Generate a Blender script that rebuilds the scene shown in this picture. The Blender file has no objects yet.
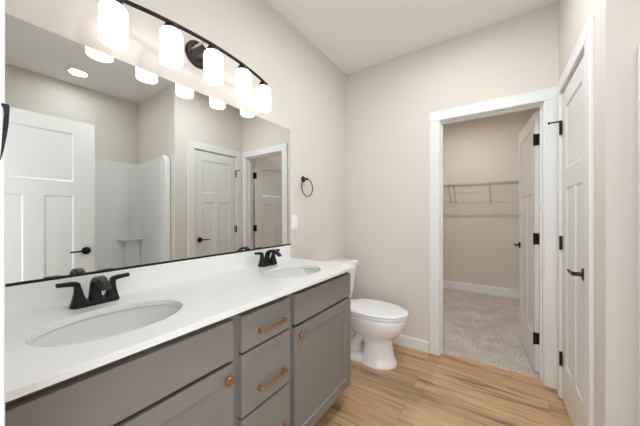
import bpy, bmesh, math, random
from mathutils import Vector, Matrix
random.seed(7)
S = bpy.context.scene
C = S.collection
PI = math.pi

# ------------------------------------------------------------------ camera
F_PX = 259.75
cam_d = bpy.data.cameras.new('camera')
cam_d.sensor_fit = 'HORIZONTAL'; cam_d.sensor_width = 36.0
cam_d.lens = F_PX * 36.0 / 640.0
cam_d.shift_y = 1.36 / 640.0
cam_d.clip_start = 0.01
cam = bpy.data.objects.new('camera', cam_d); C.objects.link(cam)
cam.location = (1.3425, 0.0, 1.235)
cam.rotation_euler = (PI / 2, 0, 0.5985)
S.camera = cam

# ------------------------------------------------------------------ world and exposure
world = bpy.data.worlds.new('world'); S.world = world; world.use_nodes = True
wn = world.node_tree.nodes; wn['Background'].inputs[0].default_value = (0.93, 0.97, 1.0, 1)
wn['Background'].inputs[1].default_value = 3.1          # daylight from the bedroom behind the entry door
S.view_settings.view_transform = 'Standard'; S.view_settings.look = 'None'
S.view_settings.gamma = 1.0; S.view_settings.use_curve_mapping = False
S.view_settings.exposure = 0.10
SHADE_EMIT = 1.5
TUB_EMIT = 70.0
ADDED_ROOM_EMIT = 225.0
CLOSET_EMIT = 1040.0
try:
    S.cycles.use_denoising = True
    S.cycles.max_bounces = 16; S.cycles.diffuse_bounces = 8; S.cycles.glossy_bounces = 8
    S.cycles.transmission_bounces = 8
    S.cycles.sample_clamp_indirect = 8.0
    S.cycles.caustics_reflective = False
except Exception:
    pass

# ------------------------------------------------------------------ materials
def mat(name, col, rough=0.5, metal=0.0, spec=0.5, emit=None, estr=0.0, coat=0.0, bump=0.0, bscale=200.0, noise=0.0, nscale=8.0):
    m = bpy.data.materials.new(name); m.use_nodes = True
    nt = m.node_tree; b = nt.nodes['Principled BSDF']
    b.inputs['Base Color'].default_value = (*col, 1); b.inputs['Roughness'].default_value = rough
    b.inputs['Metallic'].default_value = metal; b.inputs['Specular IOR Level'].default_value = spec
    b.inputs['Coat Weight'].default_value = coat
    if emit:
        b.inputs['Emission Color'].default_value = (*emit, 1); b.inputs['Emission Strength'].default_value = estr
    tc = nt.nodes.new('ShaderNodeTexCoord')
    if bump:
        n = nt.nodes.new('ShaderNodeTexNoise'); n.inputs['Scale'].default_value = bscale; n.inputs['Detail'].default_value = 3
        bp = nt.nodes.new('ShaderNodeBump'); bp.inputs['Strength'].default_value = bump; bp.inputs['Distance'].default_value = 0.002
        nt.links.new(tc.outputs['Object'], n.inputs['Vector']); nt.links.new(n.outputs['Fac'], bp.inputs['Height'])
        nt.links.new(bp.outputs['Normal'], b.inputs['Normal'])
    if noise:
        n = nt.nodes.new('ShaderNodeTexNoise'); n.inputs['Scale'].default_value = nscale; n.inputs['Detail'].default_value = 4
        r = nt.nodes.new('ShaderNodeValToRGB')
        r.color_ramp.elements[0].position = 0.3; r.color_ramp.elements[1].position = 0.7
        r.color_ramp.elements[0].color = (*[c * (1 - noise) for c in col], 1)
        r.color_ramp.elements[1].color = (*[min(1, c * (1 + noise)) for c in col], 1)
        nt.links.new(tc.outputs['Object'], n.inputs['Vector']); nt.links.new(n.outputs['Fac'], r.inputs['Fac'])
        nt.links.new(r.outputs['Color'], b.inputs['Base Color'])
    return m

M = {}
M['wall'] = mat('wall_paint', (0.715, 0.67, 0.614), 0.7, spec=0.25, bump=0.12, bscale=260, noise=0.012, nscale=3)
M['ceiling'] = mat('ceiling_paint', (0.86, 0.845, 0.82), 0.85, spec=0.2, bump=0.1, bscale=180)
M['trim'] = mat('trim_paint', (0.80, 0.80, 0.79), 0.35, noise=0.01)
M['door'] = mat('door_paint', (0.77, 0.765, 0.75), 0.38, noise=0.01)
M['cab'] = mat('cabinet_paint', (0.218, 0.202, 0.181), 0.42, noise=0.02)
M['cabdark'] = mat('cabinet_recess', (0.07, 0.055, 0.042), 0.6, noise=0.03)
M['quartz'] = mat('white_quartz', (0.83, 0.83, 0.82), 0.22, noise=0.012, nscale=40)
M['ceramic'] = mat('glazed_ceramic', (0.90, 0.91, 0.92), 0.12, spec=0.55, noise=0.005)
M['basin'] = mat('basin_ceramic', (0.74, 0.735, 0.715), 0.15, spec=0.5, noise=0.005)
M['plasticw'] = mat('white_plastic', (0.86, 0.86, 0.86), 0.35, noise=0.006)
M['acrylic'] = mat('tub_acrylic', (0.78, 0.78, 0.77), 0.14, spec=0.5, noise=0.006)
M['black'] = mat('matte_black_metal', (0.018, 0.017, 0.016), 0.38, metal=0.6, noise=0.1, nscale=30)
M['bronze'] = mat('dark_bronze_metal', (0.030, 0.025, 0.021), 0.36, metal=0.7, noise=0.1, nscale=30)
M['copper'] = mat('brushed_copper', (0.52, 0.32, 0.18), 0.33, metal=1.0, noise=0.08, nscale=60)
M['chrome'] = mat('chrome', (0.75, 0.75, 0.75), 0.15, metal=1.0, noise=0.01)
M['nickel'] = mat('satin_nickel', (0.60, 0.58, 0.56), 0.28, metal=1.0, noise=0.02)
M['leaf'] = mat('painted_hinge_leaf', (0.34, 0.335, 0.33), 0.4, noise=0.02)
M['wire'] = mat('shaded_white_wire', (0.36, 0.345, 0.335), 0.4, noise=0.02)  # white wire greyed, its backlit shade is put into the colour
M['mirror'] = mat('silvered_glass', (0.745, 0.76, 0.74), 0.0, metal=1.0)
M['medge'] = mat('mirror_edge', (0.30, 0.34, 0.31), 0.2, noise=0.03)
M['shade'] = mat('lit_opal_glass', (0.85, 0.85, 0.84), 0.25, emit=(1.0, 0.98, 0.97), estr=SHADE_EMIT)
M['lens_tub'] = mat('lit_lens_tub', (0.9, 0.9, 0.9), 0.4, emit=(0.90, 0.96, 1.0), estr=TUB_EMIT)
M['lens_added_near'] = mat('added_lit_lens_near', (0.9, 0.9, 0.9), 0.4, emit=(0.90, 0.96, 1.0), estr=ADDED_ROOM_EMIT * 0.85)
M['lens_added_far'] = mat('added_lit_lens_far', (0.9, 0.9, 0.9), 0.4, emit=(0.92, 0.97, 1.0), estr=ADDED_ROOM_EMIT * 0.9)
M['lens_closet'] = mat('lit_lens_closet', (0.9, 0.9, 0.9), 0.4, emit=(1.0, 0.955, 0.90), estr=CLOSET_EMIT)
M['gap'] = mat('dark_slot', (0.02, 0.02, 0.02), 0.8, noise=0.05)

def wood_floor():
    m = bpy.data.materials.new('oak_plank_floor'); m.use_nodes = True
    nt = m.node_tree; N = nt.nodes.new; L = nt.links.new; b = nt.nodes['Principled BSDF']
    tc = N('ShaderNodeTexCoord')
    mp0 = N('ShaderNodeMapping'); mp0.inputs['Location'].default_value = (0.37, 0.045, 0)
    L(tc.outputs['Object'], mp0.inputs['Vector'])
    br = N('ShaderNodeTexBrick'); br.offset = 0.37; br.offset_frequency = 2
    br.inputs['Color1'].default_value = (0, 0, 0, 1); br.inputs['Color2'].default_value = (1, 1, 1, 1)
    br.inputs['Mortar'].default_value = (0.5, 0.5, 0.5, 1)
    br.inputs['Scale'].default_value = 1.0; br.inputs['Brick Width'].default_value = 1.22; br.inputs['Row Height'].default_value = 0.178
    br.inputs['Mortar Size'].default_value = 0.0012; br.inputs['Mortar Smooth'].default_value = 0.1; br.inputs['Bias'].default_value = 0
    L(mp0.outputs['Vector'], br.inputs['Vector'])
    # one offset per plank so the grain never runs over a seam
    ad = N('ShaderNodeVectorMath'); ad.operation = 'MULTIPLY_ADD'
    ad.inputs[1].default_value = (5.3, 3.7, 9.1); L(br.outputs['Color'], ad.inputs[0]); L(tc.outputs['Object'], ad.inputs[2])
    mp = N('ShaderNodeMapping'); mp.inputs['Scale'].default_value = (1.1, 13, 1); L(ad.outputs['Vector'], mp.inputs['Vector'])
    n1 = N('ShaderNodeTexNoise'); n1.inputs['Scale'].default_value = 1.6; n1.inputs['Detail'].default_value = 6; n1.inputs['Roughness'].default_value = 0.6; n1.inputs['Distortion'].default_value = 0.5
    L(mp.outputs['Vector'], n1.inputs['Vector'])
    mp2 = N('ShaderNodeMapping'); mp2.inputs['Scale'].default_value = (3, 90, 1); L(ad.outputs['Vector'], mp2.inputs['Vector'])
    n2 = N('ShaderNodeTexNoise'); n2.inputs['Scale'].default_value = 1.5; n2.inputs['Detail'].default_value = 3
    L(mp2.outputs['Vector'], n2.inputs['Vector'])
    r = N('ShaderNodeValToRGB'); e = r.color_ramp.elements
    e[0].position = 0.33; e[0].color = (0.25, 0.145, 0.075, 1); e[1].position = 0.68; e[1].color = (0.68, 0.46, 0.275, 1)
    x = e.new(0.48); x.color = (0.595, 0.375, 0.205, 1)
    L(n1.outputs['Fac'], r.inputs['Fac'])
    mx = N('ShaderNodeMix'); mx.data_type = 'RGBA'; mx.blend_type = 'MULTIPLY'; mx.inputs['Factor'].default_value = 0.35
    r2 = N('ShaderNodeValToRGB'); r2.color_ramp.elements[0].position = 0.3; r2.color_ramp.elements[0].color = (0.55, 0.5, 0.45, 1); r2.color_ramp.elements[1].position = 0.65
    L(n2.outputs['Fac'], r2.inputs['Fac']); L(r.outputs['Color'], mx.inputs[6]); L(r2.outputs['Color'], mx.inputs[7])
    r3 = N('ShaderNodeValToRGB'); r3.color_ramp.elements[0].color = (0.78, 0.77, 0.77, 1); r3.color_ramp.elements[1].color = (1.0, 1.0, 1.0, 1)
    L(br.outputs['Color'], r3.inputs['Fac'])
    mx2 = N('ShaderNodeMix'); mx2.data_type = 'RGBA'; mx2.blend_type = 'MULTIPLY'; mx2.inputs['Factor'].default_value = 1.0
    L(mx.outputs[2], mx2.inputs[6]); L(r3.outputs['Color'], mx2.inputs[7])
    mx3 = N('ShaderNodeMix'); mx3.data_type = 'RGBA'; mx3.inputs[7].default_value = (0.10, 0.06, 0.035, 1)
    ml = N('ShaderNodeMath'); ml.operation = 'MULTIPLY'; ml.inputs[1].default_value = 0.6
    L(br.outputs['Fac'], ml.inputs[0]); L(ml.outputs[0], mx3.inputs['Factor']); L(mx2.outputs[2], mx3.inputs[6])
    L(mx3.outputs[2], b.inputs['Base Color'])
    b.inputs['Roughness'].default_value = 0.42
    bp = N('ShaderNodeBump'); bp.inputs['Strength'].default_value = 0.12; bp.inputs['Distance'].default_value = 0.002
    L(n2.outputs['Fac'], bp.inputs['Height']); L(bp.outputs['Normal'], b.inputs['Normal'])
    return m
M['wood'] = wood_floor()

def carpet():
    m = bpy.data.materials.new('greige_carpet'); m.use_nodes = True
    nt = m.node_tree; N = nt.nodes.new; L = nt.links.new; b = nt.nodes['Principled BSDF']
    tc = N('ShaderNodeTexCoord')
    n = N('ShaderNodeTexNoise'); n.inputs['Scale'].default_value = 95; n.inputs['Detail'].default_value = 5; n.inputs['Roughness'].default_value = 0.7
    n2 = N('ShaderNodeTexNoise'); n2.inputs['Scale'].default_value = 5; n2.inputs['Detail'].default_value = 3
    L(tc.outputs['Object'], n.inputs['Vector']); L(tc.outputs['Object'], n2.inputs['Vector'])
    r = N('ShaderNodeValToRGB'); e = r.color_ramp.elements
    e[0].position = 0.34; e[0].color = (0.30, 0.26, 0.228, 1); e[1].position = 0.66; e[1].color = (0.88, 0.82, 0.75, 1)
    L(n.outputs['Fac'], r.inputs['Fac'])
    r2 = N('ShaderNodeValToRGB'); r2.color_ramp.elements[0].position = 0.35; r2.color_ramp.elements[0].color = (0.82, 0.81, 0.80, 1); r2.color_ramp.elements[1].position = 0.65
    L(n2.outputs['Fac'], r2.inputs['Fac'])
    mx = N('ShaderNodeMix'); mx.data_type = 'RGBA'; mx.blend_type = 'MULTIPLY'; mx.inputs['Factor'].default_value = 1
    L(r.outputs['Color'], mx.inputs[6]); L(r2.outputs['Color'], mx.inputs[7]); L(mx.outputs[2], b.inputs['Base Color'])
    b.inputs['Roughness'].default_value = 1.0; b.inputs['Specular IOR Level'].default_value = 0.1
    bp = N('ShaderNodeBump'); bp.inputs['Strength'].default_value = 0.8; bp.inputs['Distance'].default_value = 0.006
    L(n.outputs['Fac'], bp.inputs['Height']); L(bp.outputs['Normal'], b.inputs['Normal'])
    return m
M['carpet'] = carpet()

# ------------------------------------------------------------------ mesh helpers
class MB:
    def __init__(s): s.v = []; s.f = []
    def add(s, vs, fs):
        o = len(s.v); s.v += [tuple(v) for v in vs]; s.f += [tuple(i + o for i in f) for f in fs]; return s
    def box(s, x0, x1, y0, y1, z0, z1):
        return s.add([(x0,y0,z0),(x1,y0,z0),(x1,y1,z0),(x0,y1,z0),(x0,y0,z1),(x1,y0,z1),(x1,y1,z1),(x0,y1,z1)],
                     [(3,2,1,0),(4,5,6,7),(0,1,5,4),(1,2,6,5),(2,3,7,6),(3,0,4,7)])
    def loft(s, rings, cap=True, closed=False):
        n = len(rings[0]); vs = [p for r in rings for p in r]; fs = []
        m = len(rings)
        for k in range(m if closed else m - 1):
            a = k * n; b = ((k + 1) % m) * n
            for i in range(n):
                j = (i + 1) % n
                fs.append((a + i, a + j, b + j, b + i))
        if cap and not closed:
            fs.append(tuple(reversed(range(n)))); fs.append(tuple((m - 1) * n + i for i in range(n)))
        return s.add(vs, fs)
    def lathe(s, prof, n=32, axis='z', at=(0, 0, 0), cap=True):
        rings = []
        for r, h in prof:
            ring = []
            for i in range(n):
                a = 2 * PI * i / n; p = (r * math.cos(a), r * math.sin(a), h)
                if axis == 'x': p = (p[2], p[0], p[1])
                if axis == 'y': p = (p[1], p[2], p[0])
                ring.append((p[0] + at[0], p[1] + at[1], p[2] + at[2]))
            rings.append(ring)
        return s.loft(rings, cap)
    def tube(s, pts, rad, n=12, closed=False, flat=1.0):
        pts = [Vector(p) for p in pts]; m = len(pts); rings = []
        up = Vector((0, 0, 1)); prev = None
        for k in range(m):
            if closed: t = pts[(k + 1) % m] - pts[k - 1]
            else: t = pts[min(k + 1, m - 1)] - pts[max(k - 1, 0)]
            t.normalize()
            if prev is None:
                u = t.cross(up)
                if u.length < 1e-3: u = t.cross(Vector((1, 0, 0)))
            else: u = prev - t * prev.dot(t)
            u.normalize(); prev = u; w = t.cross(u)
            r = rad[k] if isinstance(rad, (list, tuple)) else rad
            rings.append([tuple(pts[k] + u * (r * math.cos(2*PI*i/n)) + w * (r * flat * math.sin(2*PI*i/n))) for i in range(n)])
        return s.loft(rings, True, closed)
    def build(s, name, m, parent=None, bevel=0.0, seg=2, smooth=True, angle=35, sub=0):
        me = bpy.data.meshes.new(name); me.from_pydata(s.v, [], s.f)
        bm = bmesh.new(); bm.from_mesh(me); bmesh.ops.recalc_face_normals(bm, faces=bm.faces); bm.to_mesh(me); bm.free()
        me.materials.append(m)
        if smooth:
            for p in me.polygons: p.use_smooth = True
            me.set_sharp_from_angle(angle=math.radians(angle))
        o = bpy.data.objects.new(name, me); C.objects.link(o)
        if parent: o.parent = parent
        if bevel:
            b = o.modifiers.new('bevel', 'BEVEL'); b.width = bevel; b.segments = seg; b.limit_method = 'ANGLE'; b.angle_limit = math.radians(40)
            b.harden_normals = False
        if sub:
            q = o.modifiers.new('sub', 'SUBSURF'); q.levels = sub; q.render_levels = sub
        return o

def tag(o, label=None, cat=None, group=None, kind=None):
    if label: o['label'] = label
    if cat: o['category'] = cat
    if group: o['group'] = group
    if kind: o['kind'] = kind
    return o
def empty(name, loc, rz=0.0):
    o = bpy.data.objects.new(name, None); C.objects.link(o); o.location = loc; o.rotation_euler = (0, 0, rz); o.empty_display_size = 0.1
    return o
def struct(name, mb, m, label, cat, bevel=0.0, **k):
    return tag(mb.build(name, m, None, bevel, **k), label, cat, None, 'structure')
def copy_tree(o, parent=None):
    c = o.copy(); C.objects.link(c)
    if parent: c.parent = parent
    for ch in list(o.children): copy_tree(ch, c)
    return c
def rrect(cx, cy, w, h, r, n=5):
    pts = []
    for (sx, sy, a0) in ((1, 1, 0), (-1, 1, 90), (-1, -1, 180), (1, -1, 270)):
        for i in range(n + 1):
            a = math.radians(a0 + 90 * i / n)
            pts.append((cx + sx * (w / 2 - r) + r * math.cos(a), cy + sy * (h / 2 - r) + r * math.sin(a)))
    return pts

# ------------------------------------------------------------------ dimensions
YB = 2.468; W = 1.703; YR = 1.511; XT = 2.652; CE = 2.740; YF = 0.027
OX0, OX1, OZ = 0.933, 1.617, 2.048          # closet doorway
LY0, LY1, LZ = 1.745, 2.345, 2.045          # linen doorway
EX0, EX1 = 0.870, 1.645                     # entry doorway
CY = 4.78; CX0, CX1 = 0.10, 1.85            # closet room
T = 0.115

# ------------------------------------------------------------------ shell
struct('floor', MB().box(-T, XT + T, -T, YB + 0.065, -0.08, 0), M['wood'], 'light oak plank floor of the bathroom', 'floor')
struct('floor_closet', MB().box(CX0 - T, CX1 + T, YB + 0.065, CY + T, -0.08, 0.002), M['carpet'], 'speckled greige carpet floor of the walk-in closet', 'floor')
struct('ceiling', MB().box(-T, XT + T, -T, YB + T, CE, CE + 0.1), M['ceiling'], 'off-white painted bathroom ceiling', 'ceiling')
struct('ceiling_closet', MB().box(CX0 - T, CX1 + T, YB + T, CY + T, CE, CE + 0.1), M['ceiling'], 'off-white ceiling of the closet beyond the doorway', 'ceiling')
struct('wall_left', MB().box(-T, 0, -T, YB, 0, CE), M['wall'], 'warm off-white wall behind the mirror and toilet tank', 'wall')
struct('wall_back', MB().box(-T, OX0 - 0.02, YB, YB + T, 0, CE).box(OX1 + 0.02, W + T, YB, YB + T, 0, CE).box(OX0 - 0.02, OX1 + 0.02, YB, YB + T, OZ + 0.02, CE),
       M['wall'], 'warm off-white wall with the open closet doorway', 'wall')
struct('wall_right', MB().box(W, W + T, YR + T, LY0 - 0.02, 0, CE).box(W, W + T, LY1 + 0.02, YB, 0, CE).box(W, W + T, LY0 - 0.02, LY1 + 0.02, LZ + 0.02, CE),
       M['wall'], 'warm off-white wall holding the closed panel door', 'wall')
struct('wall_return', MB().box(W, XT + T, YR, YR + T, 0, CE), M['wall'], 'off-white wall at the end of the shower alcove', 'wall')
struct('wall_shower', MB().box(XT, XT + T, -T, YR, 0, CE), M['wall'], 'off-white wall above the long side of the shower surround', 'wall')
struct('wall_front', MB().box(-T, EX0 - 0.02, YF - T, YF, 0, CE).box(EX1 + 0.02, XT + T, YF - T, YF, 0, CE).box(EX0 - 0.02, EX1 + 0.02, YF - T, YF, OZ + 0.02, CE),
       M['wall'], 'off-white wall around the entry doorway', 'wall')
struct('wall_linen', MB().box(W + 0.5, W + 0.5 + T, YR + T, YB + T, 0, CE), M['wall'], 'wall at the back of the linen closet', 'wall')
struct('wall_closet_back', MB().box(CX0 - T, CX1 + T, CY, CY + T, 0, CE), M['wall'], 'beige far wall of the closet behind the wire shelf', 'wall')
struct('wall_closet_left', MB().box(CX0 - T, CX0, YB + T, CY, 0, CE), M['wall'], 'beige side wall of the closet left of the wire shelf', 'wall')
struct('wall_closet_right', MB().box(CX1, CX1 + T, YB + T, CY, 0, CE), M['wall'], 'beige side wall of the closet behind its open door', 'wall')

# baseboards: square board with an eased top
def board_x(x0, x1, y, s, h=0.098, t=0.014):      # runs along x on a wall at y, sticking out by s*t
    a = [(y, 0), (y + s * t, 0), (y + s * t, h - 0.012), (y + s * t * 0.5, h), (y, h)]
    return MB().loft([[(x, p[0], p[1]) for p in a] for x in (x0, x1)])
def board_y(y0, y1, x, s, h=0.098, t=0.014):
    a = [(x, 0), (x + s * t, 0), (x + s * t, h - 0.012), (x + s * t * 0.5, h), (x, h)]
    return MB().loft([[(p[0], y, p[1]) for p in a] for y in (y0, y1)])
CW = 0.089
struct('baseboard_back', board_x(0.0, OX0 - CW - 0.005, YB, -1), M['trim'], 'white baseboard behind the toilet', 'baseboard', smooth=False)
struct('baseboard_left', board_y(1.54, YB - 0.014, 0, 1), M['trim'], 'white baseboard under the toilet tank', 'baseboard', smooth=False)
struct('baseboard_right', board_y(YR, LY0 - CW - 0.005, W, -1), M['trim'], 'white baseboard between the closed door and the shower corner', 'baseboard', smooth=False)
struct('baseboard_closet', board_x(CX0, CX1, CY, -1, h=0.128), M['trim'], 'white baseboard along the far closet wall', 'baseboard', smooth=False)
struct('baseboard_closet_left', board_y(YB + T, CY - 0.014, CX0, 1, h=0.128), M['trim'], 'white baseboard along the closet side wall', 'baseboard', smooth=False)

# ------------------------------------------------------------------ door casings and jambs (trim_n)
def casing(u0, u1, h, w=CW, t=0.017):
    """flat casing round an opening u0..u1 x 0..h, in (u, out, z)"""
    m = MB()
    r = 0.005
    m.box(u0 - w, u0 - r, 0, t, 0, h + r); m.box(u1 + r, u1 + w, 0, t, 0, h + r)
    m.box(u0 - w, u1 + w, 0, t, h + r, h + w)
    return m
def to_back(m, y, s):                 # (u,out,z) -> (u, y + s*out, z)
    m.v = [(a, y + s * b, c) for a, b, c in m.v]; return m
def to_side(m, x, s):
    m.v = [(x + s * b, a, c) for a, b, c in m.v]; return m
t1 = struct('trim_1', to_back(casing(OX0, OX1, OZ), YB, -1), M['trim'], 'white casing around the open closet doorway', 'door trim', bevel=0.003)
j = MB().box(OX0 - 0.02, OX0, YB, YB + T, 0, OZ).box(OX1, OX1 + 0.02, YB, YB + T, 0, OZ).box(OX0 - 0.02, OX1 + 0.02, YB, YB + T, OZ, OZ + 0.02)
j.build('jamb', M['trim'], t1, 0.001)
j = MB().box(OX0, OX0 + 0.012, YB + 0.035, YB + 0.072, 0, OZ - 0.012).box(OX1 - 0.012, OX1, YB + 0.035, YB + 0.072, 0, OZ - 0.012).box(OX0, OX1, YB + 0.035, YB + 0.072, OZ - 0.012, OZ)
j.build('door_stop', M['trim'], t1, 0.002)
to_back(casing(OX0, OX1, OZ), YB + T, 1).build('inner_casing', M['trim'], t1, 0.003)
t2 = struct('trim_2', to_side(casing(LY0, LY1, LZ), W, -1), M['trim'], 'white casing around the closed linen door', 'door trim', bevel=0.003)
j = MB().box(W, W + T, LY0 - 0.02, LY0, 0, LZ).box(W, W + T, LY1, LY1 + 0.02, 0, LZ).box(W, W + T, LY0 - 0.02, LY1 + 0.02, LZ, LZ + 0.02)
j.build('jamb', M['trim'], t2, 0.001)
t3 = struct('trim_3', to_back(casing(EX0, EX1, OZ), YF, 1), M['trim'], 'white casing of the entry doorway at the vanity end', 'door trim', bevel=0.003)
j = MB().box(EX0 - 0.02, EX0, YF - T, YF, 0, OZ).box(EX1, EX1 + 0.02, YF - T, YF, 0, OZ).box(EX0 - 0.02, EX1 + 0.02, YF - T, YF, OZ, OZ + 0.02)
j.build('jamb', M['trim'], t3, 0.001)
# latch strike with its curved lip on the entry jamb
sp = []
for z, ya, yb in ((1.298, .0395, .0402), (1.310, .0405, .0425), (1.325, .0412, .0446), (1.340, .0420, .0461), (1.352, .0426, .0467), (1.359, .0424, .0470), (1.3625, .0405, .0470), (1.3645, .0405, .0462)):
    sp.append([(EX0 - 0.0048, ya, z), (EX0 - 0.0030, ya, z), (EX0 - 0.0030, yb, z), (EX0 - 0.0048, yb, z)])
MB().loft(sp).build('strike_plate', M['black'], t3)['label'] = 'black curved latch strike on the white jamb'

# ------------------------------------------------------------------ panel doors
def panel_slab(w, h, t, panels, depth=0.006, slope=0.009, both=True):
    """slab: u 0..w, thickness 0..t, z 0..h; panels = list of (u0,u1,z0,z1) sunk into the face(s)"""
    us = sorted({0, w, *[p[0] for p in panels], *[p[1] for p in panels]})
    zs = sorted({0, h, *[p[2] for p in panels], *[p[3] for p in panels]})
    m = MB()
    def face(o, sgn):
        for i in range(len(us) - 1):
            for k in range(len(zs) - 1):
                uc = (us[i] + us[i+1]) / 2; zc = (zs[k] + zs[k+1]) / 2
                if any(p[0] < uc < p[1] and p[2] < zc < p[3] for p in panels): continue
                m.add([(us[i], o, zs[k]), (us[i+1], o, zs[k]), (us[i+1], o, zs[k+1]), (us[i], o, zs[k+1])], [(0, 1, 2, 3)])
        for (a, b, c, d) in panels:
            q = slope
            m.add([(a,o,c),(b,o,c),(b,o,d),(a,o,d),(a+q,o+sgn*depth,c+q),(b-q,o+sgn*depth,c+q),(b-q,o+sgn*depth,d-q),(a+q,o+sgn*depth,d-q)],
                  [(0,1,5,4),(1,2,6,5),(2,3,7,6),(3,0,4,7),(4,5,6,7)])
    face(0, 1)
    if both: face(t, -1)
    else: m.add([(0,t,0),(w,t,0),(w,t,h),(0,t,h)], [(0,1,2,3)])
    m.add([(0,0,0),(w,0,0),(w,t,0),(0,t,0),(0,0,h),(w,0,h),(w,t,h),(0,t,h)], [(0,1,2,3),(4,5,6,7),(0,3,7,4),(1,2,6,5)])
    return m
def weld(o):
    bm = bmesh.new(); bm.from_mesh(o.data); bmesh.ops.remove_doubles(bm, verts=bm.verts, dist=1e-5)
    bmesh.ops.recalc_face_normals(bm, faces=bm.faces); bm.to_mesh(o.data); bm.free()
    return o
def interior_door(name, loc, rz, w, label, lever_u, hinge_u, hinge_side, flip_lever=1, stile=0.105, mull=0.07):
    """local: u = +x from the hinge edge..., face at y=0 towards -y; hinge_side +1: knuckles on the -y face, -1 on the +y face"""
    d = empty(name, loc, rz); tag(d, label, 'door', None, 'structure')
    h = 2.025; t = 0.035; z0 = 0.010
    c = w / 2
    ps = [(stile, w - stile, 1.512, 1.912), (stile, c - mull / 2, 0.262, 1.392), (c + mull / 2, w - stile, 0.262, 1.392)]
    m = panel_slab(w, h, t, ps); m.v = [(a, b, z + z0) for a, b, z in m.v]
    slab = weld(m.build('slab', M['door'], d, smooth=False))
    bv = slab.modifiers.new('bevel', 'BEVEL'); bv.width = 0.0015; bv.segments = 1; bv.limit_method = 'ANGLE'
    for sy, y in ((-1, 0.0), (1, t)):
        l = MB().lathe([(0.0, 0), (0.032, 0), (0.032, 0.005), (0.029, 0.009), (0.014, 0.011), (0.0105, 0.016), (0.0105, 0.046), (0.0, 0.046)], 28, 'y')
        l.v = [(a + lever_u, y + sy * b, zz + 0.935) for a, b, zz in l.v]
        lv = l.build('lever_handle', M['black'], d)
        dr = 1 if hinge_u > lever_u else -1
        g = MB(); rings = []
        for q, (uu, ww, hh) in enumerate(((-0.012, .011, .017), (0.02, .011, .016), (0.06, .010, .014), (0.10, .009, .012), (0.112, .008, .011))):
            rings.append([(lever_u + dr * uu, y + sy * (0.044 + s_ * ww / 2), 0.935 + k_ * hh / 2 - 0.03 * max(0, uu) ** 1.5) for s_, k_ in ((-1, -1), (1, -1), (1, 1), (-1, 1))])
        g.loft(rings); g.build('lever', M['black'], lv, 0.002)
    for zh in (0.27, 1.045, 1.815):
        hy = -0.006 if hinge_side > 0 else t + 0.006
        g = MB().lathe([(0.0, -0.046), (0.0065, -0.046), (0.0065, 0.046), (0.0, 0.046)], 12)
        g.v = [(a + hinge_u, b + hy, zz + zh) for a, b, zz in g.v]
        s_ = 1 if hinge_u > w / 2 else -1
        x0 = hinge_u - s_ * 0.001
        # leaf let into the hinge edge of the slab
        xe = w if hinge_u > w / 2 else 0.0
        g.box(min(xe, xe + s_ * 0.0015), max(xe, xe + s_ * 0.0015), 0.0, 0.034, zh - 0.0445, zh + 0.0445)
        g.box(min(hinge_u, xe - s_*0.024), max(hinge_u, xe), (hy - 0.0035 if hinge_side > 0 else t), (0.0 if hinge_side > 0 else hy + 0.0035), zh - 0.0445, zh + 0.0445) if False else None
        g.build('hinge', M['black'], d)
    return d

# linen door (closed) : local +x -> world +y, -y face -> world -x ... use rz=+90deg: (x,y)->( -y, x): -y face -> +x. use a mirrored set-up instead
dl = interior_door('door_2', (W - 0.0005, LY1 - 0.003, 0), -PI / 2, LY1 - LY0 - 0.006, 'closed white three-panel linen door with black lever, beside the closet doorway', LY1 - LY0 - 0.066, -0.003, 1)
# hinge-pin door stop on its top hinge
g = MB().tube([(-0.003, -0.008, 1.861), (-0.003, -0.008, 1.768)], 0.0085, 10)
g.tube([(-0.003, -0.008, 1.857), (-0.006, -0.03, 1.858), (-0.012, -0.062, 1.858)], 0.005, 8).tube([(-0.012, -0.062, 1.858), (-0.0135, -0.072, 1.858)], 0.009, 10)
g.build('hinge_pin_stop', M['black'], dl)
for zh in (0.27, 1.045):
    MB().box(0.0, 0.03, -0.0015, 0.0005, zh - 0.043, zh + 0.043).build('hinge_leaf', M['leaf'], dl)
    MB().box(-0.012, 0.004, -0.016, -0.001, zh - 0.046, zh + 0.046).build('hinge_barrel', M['black'], dl, 0.003)
# closet door (swung in)
ang = math.radians(84.6)
wd = OX1 - OX0 - 0.008
dc = interior_door('door_3', (OX1 + 0.004, YB + T + 0.036, 0), PI - ang, wd, 'white three-panel closet door standing open into the carpeted closet', wd - 0.062, -0.003, -1)
for zh in (0.27, 1.045, 1.815):
    MB().box(-0.034, 0.001, -0.003, 0.009, zh - 0.0445, zh + 0.0445).build('jamb_leaf', M['black'], dc, 0.003)
# entry door, swung open 90 degrees against the shower side
de = interior_door('door_1', (EX1, YF + 0.018, 0), PI / 2, 0.73, 'white three-panel entry door standing open, seen in the mirror', 0.67, -0.004, -1, stile=0.138, mull=0.11)

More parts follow.
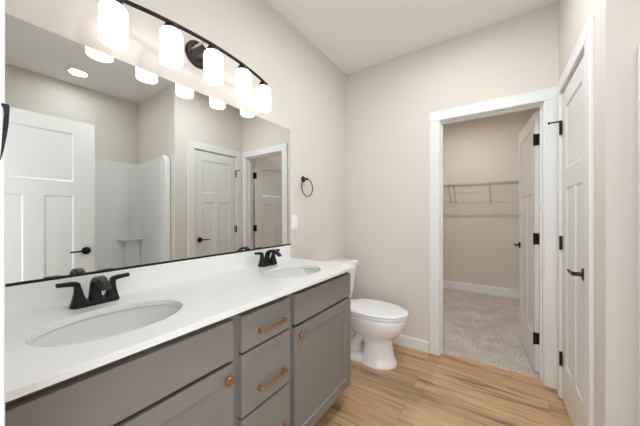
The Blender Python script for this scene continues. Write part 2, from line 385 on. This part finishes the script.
# ------------------------------------------------------------------ mirror
VY0 = YF; MY1 = 1.545
mz0, mz1 = 0.998, 1.897
mi = empty('vanity_mirror', (0, 0.78, mz0)); tag(mi, 'wide frameless mirror above the double vanity with black bottom rail', 'mirror')
g = MB()
xb, xt, th = 0.0095, 0.006, 0.005
a = 0.78
y0, y1 = VY0 + 0.02 - a, MY1 - a
g.add([(xb-th, y0, 0), (xb, y0, 0), (xb, y1, 0), (xb-th, y1, 0), (xt-th, y0, mz1-mz0), (xt, y0, mz1-mz0), (xt, y1, mz1-mz0), (xt-th, y1, mz1-mz0)],
      [(3,2,1,0),(4,5,6,7),(0,1,5,4),(1,2,6,5),(2,3,7,6),(3,0,4,7)])
go = g.build('mirror_glass', M['mirror'], mi, smooth=False)
go.data.materials.append(M['medge'])
for p in go.data.polygons:
    if p.normal.x < 0.9: p.material_index = 1
MB().box(0.0005, 0.014, y0, y1 + 0.001, -0.0005, 0.0).box(0.0105, 0.014, y0, y1 + 0.001, -0.0005, 0.0085).build('bottom_rail', M['black'], mi, 0.001)['label'] = 'thin black bottom rail'

# ------------------------------------------------------------------ vanity cabinet
FX = 0.530; DX = 0.551; CT0, CT1 = 0.881, 0.902; VY1 = 1.522
va = empty('vanity_cabinet', (0, 0.77, 0)); tag(va, 'taupe double-sink vanity cabinet with copper pulls and knobs under the white counter', 'cabinet')
def L(m): m.v = [(x, y - 0.77, z) for x, y, z in m.v]; return m
VA = YF + 0.002
L(MB().box(0.003, 0.02, VA, VY1, 0.11, CT0).box(0.003, FX - 0.02, VA, VA + 0.016, 0.11, CT0).box(0.003, FX - 0.02, VY1 - 0.016, VY1, 0.11, CT0).box(0.003, FX - 0.08, VY1 - 0.016, VY1, 0.0, 0.11)
  .box(0.003, FX - 0.02, VA, VY1, 0.11, 0.126)).build('carcass', M['cab'], va, smooth=False)
fr = MB()
S1 = 0.622; S2 = 0.934
for y0_, y1_ in ((VA, VA + 0.03), (S1 - 0.022, S1 + 0.022), (S2 - 0.022, S2 + 0.022), (VY1 - 0.03, VY1)):
    fr.box(FX - 0.02, FX, y0_, y1_, 0.11, CT0)
for y0_, y1_ in ((VA + 0.03, S1 - 0.022), (S1 + 0.022, S2 - 0.022), (S2 + 0.022, VY1 - 0.03)):
    fr.box(FX - 0.020, FX - 0.010, y0_, y1_, 0.79, CT0); fr.box(FX - 0.02, FX, y0_, y1_, 0.11, 0.15)
L(fr).build('face_frame', M['cab'], va, smooth=False)
L(MB().box(FX - 0.095, FX - 0.08, VA, VY1 - 0.016, 0.0, 0.112)).build('toe_kick', M['cab'], va, smooth=False)
def front(name, y0_, y1_, z0_, z1_, shaker, parent=va):
    w, h = y1_ - y0_, z1_ - z0_
    if shaker:
        m = panel_slab(w, h, 0.02, [(0.058, w - 0.058, 0.058, h - 0.058)], 0.008, 0.004, both=False)
    else:
        m = MB().box(0, w, 0, 0.02, 0, h)
    # (u, depth, z) -> x = DX - depth ; y = y0 + u
    m.v = [(DX - b, y0_ + u, z + z0_) for u, b, z in m.v]
    o = L(m).build(name, M['cab'], parent, smooth=False); weld(o)
    bv = o.modifiers.new('bevel', 'BEVEL'); bv.width = 0.0016; bv.segments = 2; bv.limit_method = 'ANGLE'
    return o
def knob(parent, y, z):
    m = MB().lathe([(0.0, 0), (0.0065, 0), (0.006, 0.010), (0.0075, 0.013), (0.0165, 0.0145), (0.0175, 0.017), (0.0175, 0.021), (0.016, 0.0235), (0.0, 0.0242)], 28, 'x')
    m.v = [(x + DX, yy + y, zz + z) for x, yy, zz in m.v]
    L(m).build('knob', M['copper'], parent)['label'] = 'round copper knob'
def pull(parent, y, z, ln=0.155):
    m = MB()
    m.box(DX + 0.022, DX + 0.032, y - ln / 2, y + ln / 2, z - 0.0055, z + 0.0055)
    for s in (-1, 1):
        yy = y + s * (ln / 2 - 0.006)
        m.box(DX, DX + 0.0225, yy - 0.0055, yy + 0.0055, z - 0.0055, z + 0.0055)
        m.box(DX, DX + 0.003, yy - 0.0085, yy + 0.0085, z - 0.0085, z + 0.0085)
    L(m).build('bar_pull', M['copper'], parent, 0.0012)['label'] = 'square copper bar pull'
ZT = 0.850
front('false_front', 0.048, 0.604, 0.708, ZT, False)
front('false_front', 0.952, 1.514, 0.708, ZT, False)
dA = front('door', 0.048, 0.604, 0.128, 0.694, True); knob(dA, 0.572, 0.650)
dB = front('door', 0.952, 1.514, 0.128, 0.694, True); knob(dB, 0.986, 0.650)
q1 = front('drawer', 0.640, 0.916, 0.713, ZT, False); pull(q1, 0.790, 0.772)
q2 = front('drawer', 0.640, 0.916, 0.466, 0.703, False); pull(q2, 0.790, 0.545)
q3 = front('drawer', 0.640, 0.916, 0.128, 0.456, False); pull(q3, 0.790, 0.292)

# ------------------------------------------------------------------ countertop with two undermount sinks
SK = [(0.335, 0.322), (0.345, 1.180)]; SA, SB = 0.196, 0.145
ct = empty('countertop', (0, 0.77, CT0)); tag(ct, 'white quartz vanity countertop with two oval sink cut-outs', 'countertop')
def counter_mesh():
    XF = 0.581; y0_, y1_ = VA, 1.531
    loops = []
    r = 0.006
    loops.append([(0.002, y0_), (XF, y0_), (XF, y1_ - r), (XF - r * 0.3, y1_ - r * 0.3), (XF - r, y1_), (0.002, y1_)])
    n = 64
    for cx, cy in SK:
        loops.append([(cx + SB * math.cos(2*PI*i/n), cy + SA * math.sin(2*PI*i/n)) for i in range(n)])
    bm = bmesh.new(); allv = []; ed = []
    for lp in loops:
        vs = [bm.verts.new((x, y - 0.77, CT1 - CT0)) for x, y in lp]; allv.append(vs)
        for i in range(len(vs)): ed.append(bm.edges.new((vs[i], vs[(i + 1) % len(vs)])))
    bmesh.ops.triangle_fill(bm, edges=ed, use_beauty=True, use_dissolve=False)
    top = list(bm.faces)
    low = {v: bm.verts.new((v.co.x, v.co.y, 0)) for vs in allv for v in vs}
    for f in top: bm.faces.new([low[v] for v in reversed(f.verts)])
    for vs in allv:
        for i in range(len(vs)):
            a_, b_ = vs[i], vs[(i + 1) % len(vs)]; bm.faces.new((a_, b_, low[b_], low[a_]))
    bmesh.ops.recalc_face_normals(bm, faces=bm.faces)
    me = bpy.data.meshes.new('slab'); bm.to_mesh(me); bm.free(); me.materials.append(M['quartz'])
    o = bpy.data.objects.new('slab', me); C.objects.link(o); o.parent = ct
    b_ = o.modifiers.new('bevel', 'BEVEL'); b_.width = 0.0025; b_.segments = 2; b_.limit_method = 'ANGLE'; b_.angle_limit = math.radians(60)
counter_mesh()
bs = MB().box(0.001, 0.019, VA, 1.534, CT1, 0.997).build('backsplash', M['quartz'], None, 0.0015)
tag(bs, 'low white quartz backsplash strip under the mirror', 'backsplash')

def make_sink(loc, label):
    s = empty('oval_sink', loc); tag(s, label, 'sink', 'oval undermount sinks in the vanity')
    n = 64; m = MB(); rings = []
    a0, b0 = SA + 0.006, SB + 0.006
    prof = [(1.09, -0.0005), (1.0, -0.0005), (0.985, -0.012), (0.965, -0.035), (0.92, -0.068), (0.82, -0.104), (0.64, -0.130), (0.40, -0.144), (0.17, -0.149)]
    for k, z in prof:
        rings.append([(b0 * k * math.cos(2*PI*i/n), a0 * k * math.sin(2*PI*i/n), z) for i in range(n)])
    for k, z in reversed(prof[1:]):       # outside skin
        rings.append([(b0 * (k + 0.06) * math.cos(2*PI*i/n), a0 * (k + 0.06) * math.sin(2*PI*i/n), z - 0.012) for i in range(n)])
    m.loft(rings, cap=False, closed=True)
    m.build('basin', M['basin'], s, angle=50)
    d = MB().lathe([(0.0, -0.150), (0.034, -0.150), (0.034, -0.1455), (0.030, -0.1445), (0.024, -0.148), (0.020, -0.144), (0.0, -0.141)], 28)
    d.build('drain', M['black'], s)
    return s
for (sx, sy), lb in zip(SK, ('oval white undermount sink at the counter end by the entry doorway', 'oval white undermount sink at the counter end by the toilet')):
    make_sink((sx, sy, CT0), lb)

def make_faucet(loc, label):
    f = empty('faucet', loc); tag(f, label, 'faucet', 'black centerset faucets on the vanity')
    KX, KY, KZ = 1.0, 0.89, 0.87
    def sc(mm): mm.v = [(x * KX, y * KY, z * KZ) for x, y, z in mm.v]; return mm
    m = MB()
    def ring(w, h, z, r): return [(x, y, z) for x, y in rrect(0, 0, w, h, r)]
    m.loft([ring(0.056, 0.162, 0, 0.024), ring(0.056, 0.162, 0.010, 0.024), ring(0.050, 0.154, 0.021, 0.022)])
    sc(m).build('base_plate', M['black'], f)
    for s in (-1, 1):
        m = MB(); rings = []
        for z, w, off in ((0.019, 0.046, 0.053), (0.030, 0.041, 0.0535), (0.05, 0.031, 0.0545), (0.07, 0.0245, 0.056), (0.084, 0.0215, 0.058), (0.096, 0.019, 0.062)):
            rings.append([(x, y + s * off, z) for x, y in rrect(0, 0, w, w, w * 0.3)])
        m.loft(rings)
        h = sc(m).build('handle', M['black'], f)
        m = MB(); rings = []
        for y, z, w, t in ((0.050, 0.088, 0.021, 0.018), (0.060, 0.0945, 0.022, 0.020), (0.076, 0.0985, 0.020, 0.018), (0.095, 0.1000, 0.019, 0.016), (0.118, 0.1015, 0.019, 0.015), (0.120, 0.1015, 0.016, 0.012)):
            rings.append([(a_ * w / 2, s * y, z + b_ * t / 2) for a_, b_ in ((-1, -1), (1, -1), (1, 1), (-1, 1))])
        m.loft(rings); sc(m).build('lever', M['black'], h, 0.003)
    m = MB(); rings = []
    path = [(-0.004, 0.017, 90, .046, .042), (-0.006, 0.040, 92, .041, .033), (-0.006, 0.064, 85, .037, .027), (0.001, 0.088, 66, .038, .025), (0.017, 0.106, 36, .037, .021),
            (0.040, 0.114, 6, .037, .018), (0.066, 0.110, -24, .037, .017), (0.090, 0.096, -38, .036, .015), (0.110, 0.079, -46, .034, .012)]
    for x, z, a_, w, t in path:
        ar = math.radians(a_); nx, nz = -math.sin(ar), math.cos(ar)
        rr = rrect(0, 0, w, t, t * 0.4, 4)
        rings.append([(x + q * nx, p, z + q * nz) for p, q in rr])
    m.loft(rings); sc(m).build('spout', M['black'], f, angle=50)
    return f
make_faucet((0.098, 0.331, CT1), 'black faucet behind the sink near the entry doorway')
make_faucet((0.100, 1.214, CT1), 'black faucet behind the sink near the toilet')

# ------------------------------------------------------------------ vanity light
LYc = 0.791; SP = 0.200
vl = empty('vanity_light', (0, LYc, 2.05)); tag(vl, 'five-shade vanity light with arched dark bronze bar above the mirror', 'light fixture')
CZ = 0.048
cn = MB().lathe([(0.0, 0.0005), (0.070, 0.0005), (0.070, 0.010), (0.064, 0.016), (0.030, 0.021), (0.0, 0.022)], 40, 'x'); cn.v = [(x, y, z + CZ) for x, y, z in cn.v]
cn.build('canopy', M['bronze'], vl)
bx = lambda dy: 0.143 - 0.058 * (dy / 0.40) ** 2
BZ = 0.050
for d in (-0.044, 0.044):
    MB().tube([(0.018, d, CZ + 0.002), (bx(d), d, BZ)], 0.0065, 14).build('arm', M['nickel'], vl)['label'] = 'bright metal arm'
MB().tube([(bx(d), d, BZ) for d in [-0.425 + 0.85 * i / 40 for i in range(41)]], 0.0075, 12, flat=1.25).build('arched_bar', M['bronze'], vl)
for k in range(-2, 3):
    d = k * SP; x = bx(d)
    MB().lathe([(0.0, 0.048), (0.014, 0.047), (0.024, 0.040), (0.030, 0.028), (0.030, 0.017), (0.026, 0.010), (0.0, 0.010)], 28, at=(x, d, 0)).build('socket_cup', M['bronze'], vl)
    s = MB().lathe([(0.028, 0.015), (0.037, 0.012), (0.0445, 0.003), (0.047, -0.008), (0.047, -0.131), (0.045, -0.135), (0.043, -0.131), (0.043, -0.008), (0.034, 0.008), (0.0, 0.010)], 40, at=(x, d, 0), cap=False)
    s.build('lamp_shade', M['shade'], vl, angle=40)['label'] = 'lit white opal glass shade'

# ------------------------------------------------------------------ recessed ceiling lights, two of them added out of view
def downlight(loc, lens, label, k=1.0):
    d = empty('recessed_light', loc); tag(d, label, 'ceiling light')
    MB().lathe([(r * k, z) for r, z in ((0.072, -0.0005), (0.092, -0.0005), (0.092, -0.004), (0.088, -0.007), (0.074, -0.010), (0.072, -0.008))], 40, cap=False).build('trim_ring', M['plasticw'], d)
    MB().lathe([(r * k, z) for r, z in ((0.0, -0.002), (0.073, -0.002), (0.073, -0.006), (0.0, -0.0065))], 40).build('lens', lens, d)
    return d
downlight((2.29, 0.82, CE), M['lens_tub'], 'round recessed light in the ceiling over the shower')
downlight((1.15, 0.85, CE), M['lens_added_near'], 'added unseen recessed light in the bathroom ceiling in front of the vanity')  # added lamp out of view, general light for the room
downlight((1.08, 1.62, CE), M['lens_added_far'], 'added unseen recessed light in the bathroom ceiling between toilet and linen door')  # second added lamp above the view, brightens toilet, floor and far wall
downlight((0.98, 3.83, CE), M['lens_closet'], 'round recessed light in the closet ceiling', 0.5)

# ------------------------------------------------------------------ shower surround
sh = empty('shower_surround', (XT - 0.42, 0.77, 0)); tag(sh, 'glossy white moulded shower surround in the alcove, seen in the mirror', 'shower')
ox, oy = XT - 0.42, 0.77
SX0, SX1, SY0, SY1, ZT2 = 1.785, XT - 0.002, YF + 0.002, YR - 0.002, 1.915
def ushape(off, r, x0):
    """plan of the inner wall line: from front at SY1 round the back to the front at SY0"""
    pts = [(x0, SY1 - off)]
    for i in range(9):
        a_ = PI / 2 * i / 8; pts.append((SX1 - off - r + r * math.sin(a_), SY1 - off - r + r * math.cos(a_)))
    for i in range(9):
        a_ = PI / 2 * i / 8; pts.append((SX1 - off - r + r * math.cos(a_), SY0 + off + r - r * math.sin(a_)))
    pts.append((x0, SY0 + off)); return pts
inn = ushape(0.035, 0.07, SX0 + 0.12); out = ushape(0.0, 0.01, SX0 + 0.12)
loop = inn + out[::-1]
m = MB(); m.loft([[(x - ox, y - oy, z) for x, y in loop] for z in (0.05, ZT2)])
m.build('wall_panel', M['acrylic'], sh, 0.006, angle=30)
for y0_, y1_ in ((SY1 - 0.062, SY1), (SY0, SY0 + 0.062)):
    m = MB(); rr = []
    # rounded-top column: outline in (x,z)
    x0_, x1_ = SX0, SX0 + 0.16; zt = 1.935; r = 0.09
    pts = [(x0_, 0.0), (x1_, 0.0), (x1_, zt - 0.03)]
    pts += [(x1_ - 0.03 + 0.03 * math.cos(PI/2*i/4), zt - 0.03 + 0.03 * math.sin(PI/2*i/4)) for i in range(1, 5)]
    pts += [(x0_ + r - r * math.sin(PI/2*i/8), zt - r + r * math.cos(PI/2*i/8)) for i in range(9)]
    m.loft([[(x - ox, y - oy, z) for x, z in pts] for y in (y0_, y1_)])
    m.build('front_column', M['acrylic'], sh, 0.012, seg=3)
# corner shelf block
m = MB(); cxs, cys = SX1 - 0.036, SY1 - 0.036
pts = [(cxs, cys), (cxs - 0.20, cys)] + [(cxs - 0.20 + 0.15 * i / 6, cys - 0.22 * (i / 6) ** 0.8) for i in range(1, 6)] + [(cxs - 0.04, cys - 0.225), (cxs, cys - 0.225)]
m.loft([[(cxs + (x - cxs) * k - ox, cys + (y - cys) * k - oy, z) for x, y in pts] for z, k in ((0.47, 0.62), (0.90, 0.62), (0.93, 0.97), (0.955, 1.0))]); m.build('corner_shelf', M['acrylic'], sh, 0.012, seg=3)
# tub
m = MB()
def trr(w, h, z, r, dx=0.0): return [(x + dx, y, z) for x, y in rrect((SX0 + SX1) / 2 - ox, (SY0 + SY1) / 2 - oy, w, h, r, 6)]
wx, wy = SX1 - SX0 - 0.0, SY1 - SY0 - 0.08
m.loft([trr(wx, wy, 0.001, 0.02), trr(wx, wy, 0.44, 0.02), trr(wx - 0.02, wy - 0.02, 0.455, 0.02), trr(wx - 0.16, wy - 0.16, 0.455, 0.12), trr(wx - 0.19, wy - 0.19, 0.43, 0.12),
        trr(wx - 0.30, wy - 0.34, 0.12, 0.12), trr(wx - 0.42, wy - 0.5, 0.09, 0.1)])
m.build('tub', M['acrylic'], sh, angle=40)

# ------------------------------------------------------------------ toilet
tl = empty('toilet', (0, 2.09, 0)); tag(tl, 'white two-piece toilet with closed lid between the vanity and the back wall', 'toilet')
def egg(xb_, xf_, hw, z, n=40, p=2.0):
    """egg outline, blunt at the back, longer at the front"""
    xc = xb_ + (xf_ - xb_) * 0.46; pts = []
    for i in range(n):
        a_ = 2 * PI * i / n; c_, s_ = math.cos(a_), math.sin(a_)
        ax = (xf_ - xc) if c_ > 0 else (xc - xb_)
        e = 2.0 if c_ > 0 else 2.6
        pts.append((xc + ax * math.copysign(abs(c_) ** (2 / e), c_), hw * math.copysign(abs(s_) ** (2 / e), s_), z))
    return pts
m = MB()
m.loft([egg(0.36, 0.668, 0.132, 0.001), egg(0.36, 0.670, 0.133, 0.020), egg(0.375, 0.660, 0.124, 0.034), egg(0.39, 0.645, 0.114, 0.07), egg(0.40, 0.634, 0.107, 0.13), egg(0.39, 0.630, 0.106, 0.185),
        egg(0.36, 0.634, 0.112, 0.215), egg(0.31, 0.660, 0.132, 0.238), egg(0.275, 0.694, 0.152, 0.266), egg(0.255, 0.722, 0.170, 0.302), egg(0.245, 0.738, 0.181, 0.342), egg(0.24, 0.743, 0.184, 0.372), egg(0.24, 0.743, 0.184, 0.396), egg(0.25, 0.734, 0.177, 0.401)])
m.loft([[(x + 0.16, y, z) for x, y in rrect(0, 0, w, h, 0.04)] for z, w, h in ((0.30, 0.24, 0.20), (0.34, 0.27, 0.25), (0.398, 0.28, 0.27))])      # tank deck
m.loft([egg(0.06, 0.56, 0.128, 0.001), egg(0.06, 0.56, 0.128, 0.028), egg(0.075, 0.545, 0.116, 0.042)])                                    # rear foot
for s_ in (-1, 1):   # the trapway's curve on either flank
    m.tube([(0.46, s_*0.060, 0.27), (0.40, s_*0.070, 0.235), (0.355, s_*0.076, 0.18), (0.325, s_*0.080, 0.12), (0.275, s_*0.080, 0.075), (0.21, s_*0.074, 0.085), (0.165, s_*0.07, 0.14), (0.15, s_*0.06, 0.22), (0.15, s_*0.05, 0.31)], 0.036, 16)
m.tube([(0.30, 0, 0.30), (0.30, 0, 0.16), (0.28, 0, 0.03)], [0.085, 0.06, 0.07], 20)
m.tube([(0.13, 0, 0.32), (0.12, 0, 0.16), (0.12, 0, 0.01)], [0.075, 0.07, 0.085], 20)
m.build('bowl', M['ceramic'], tl, angle=60)
m = MB(); rings = []
for z, w, d in ((0.398, 0.34, 0.155), (0.415, 0.37, 0.168), (0.52, 0.40, 0.182), (0.64, 0.428, 0.194), (0.736, 0.447, 0.204)):
    rings.append([(x + 0.012 + d / 2, y, z) for x, y in rrect(0, 0, d, w, 0.04)])
m.loft(rings); m.build('tank', M['ceramic'], tl, angle=50)
m = MB(); rings = []
for z, w, d in ((0.736, 0.455, 0.212), (0.746, 0.467, 0.224), (0.778, 0.467, 0.224), (0.790, 0.456, 0.212), (0.796, 0.42, 0.18)):
    rings.append([(x + 0.010 + 0.11, y, z) for x, y in rrect(0, 0, d, w, 0.045)])
m.loft(rings); m.build('tank_lid', M['ceramic'], tl, angle=50)
MB().loft([egg(0.235, 0.749, 0.186, 0.403), egg(0.232, 0.754, 0.190, 0.409), egg(0.232, 0.754, 0.190, 0.419), egg(0.238, 0.749, 0.186, 0.424)]).build('seat', M['plasticw'], tl, angle=50)
MB().loft([egg(0.238, 0.752, 0.188, 0.4262), egg(0.232, 0.758, 0.192, 0.432), egg(0.233, 0.757, 0.191, 0.440), egg(0.245, 0.746, 0.182, 0.447), egg(0.30, 0.69, 0.14, 0.451), egg(0.40, 0.58, 0.06, 0.452)]).build('lid', M['plasticw'], tl, angle=50)
for s in (-1, 1):
    MB().box(0.212, 0.252, s * 0.075 - 0.018, s * 0.075 + 0.018, 0.402, 0.440).build('seat_hinge', M['plasticw'], tl, 0.006)
m = MB().lathe([(0.0, 0), (0.013, 0), (0.013, 0.006), (0.006, 0.009), (0.006, 0.02), (0.0, 0.02)], 20, 'x'); m.v = [(x + 0.212, y - 0.15, z + 0.665) for x, y, z in m.v]
m.tube([(0.228, -0.152, 0.665), (0.230, -0.12, 0.662), (0.230, -0.085, 0.655)], 0.006, 10); m.build('flush_lever', M['chrome'], tl)
for s in (-1, 1):
    MB().lathe([(0.013, 0.03), (0.013, 0.045), (0.008, 0.052), (0.0, 0.053)], 16, at=(0.29, s * 0.098, 0)).build('bolt_cap', M['plasticw'], tl)

# ------------------------------------------------------------------ towel ring and switch plate on the mirror wall
tr = empty('towel_ring', (0, 1.715, 1.528)); tag(tr, 'round black towel ring on the wall between mirror and toilet', 'towel ring')
MB().lathe([(0.0, 0.0005), (0.026, 0.0005), (0.026, 0.006), (0.022, 0.010), (0.0095, 0.013), (0.009, 0.048), (0.0, 0.050)], 28, 'x').build('wall_post', M['black'], tr)
ra = 0.074
MB().tube([(0.041 + 0.012 * (1 - math.cos(2*PI*i/48)) * 0.3, ra * math.sin(2*PI*i/48), -ra + 0.004 + ra * math.cos(2*PI*i/48)) for i in range(48)], 0.0042, 10, closed=True).build('ring', M['black'], tr)
sp_ = empty('switch_plate', (0, 1.603, 1.168)); tag(sp_, 'white wall switch plate beside the mirror edge', 'switch plate')
MB().loft([[(0.0005, y, z) for y, z in rrect(0, 0, 0.074, 0.118, 0.006)], [(0.004, y, z) for y, z in rrect(0, 0, 0.073, 0.117, 0.006)], [(0.006, y, z) for y, z in rrect(0, 0, 0.068, 0.112, 0.005)]]).build('plate', M['plasticw'], sp_)
MB().box(0.0055, 0.0085, -0.0165, 0.0165, -0.033, 0.033).build('rocker', M['plasticw'], sp_, 0.001)

# ------------------------------------------------------------------ closet wire shelf
WX0, WX1 = CX0 + 0.004, CX1 - 0.004; SZ = 1.700; SYF = CY - 0.300
ws = empty('wire_shelf', (0.95, CY, SZ)); tag(ws, 'white wire closet shelf on the far closet wall', 'shelf')
m = MB(); sx = 0.95
def rod(y, z, r): m.tube([(WX0 - sx, y - CY, z - SZ), (WX1 - sx, y - CY, z - SZ)], r, 8)
rod(SYF, 1.700, 0.0026); rod(SYF, 1.682, 0.0045); rod(SYF + 0.1, 1.6965, 0.003); rod(SYF + 0.2, 1.6965, 0.003); rod(CY - 0.008, 1.6965, 0.003)
x = WX0 + 0.012
while x < WX1:
    m.tube([(x - sx, SYF - CY, 1.682 - SZ), (x - sx, SYF - CY, 1.702 - SZ)], 0.0016, 5); m.tube([(x - sx, SYF - CY, 1.702 - SZ), (x - sx, -0.008, 1.7005 - SZ)], 0.0016, 5)
    x += 0.0254
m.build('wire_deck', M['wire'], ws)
for bxp in (0.712, 0.788, 1.255):
    m = MB(); m.tube([(bxp - sx, SYF - CY - 0.004, 0.006), (bxp - sx, SYF - CY, -0.026), (bxp - sx, -0.012, 1.445 - SZ)], 0.0052, 10)
    m.box(bxp - sx - 0.009, bxp - sx + 0.009, -0.014, -0.0005, 1.425 - SZ, 1.458 - SZ)
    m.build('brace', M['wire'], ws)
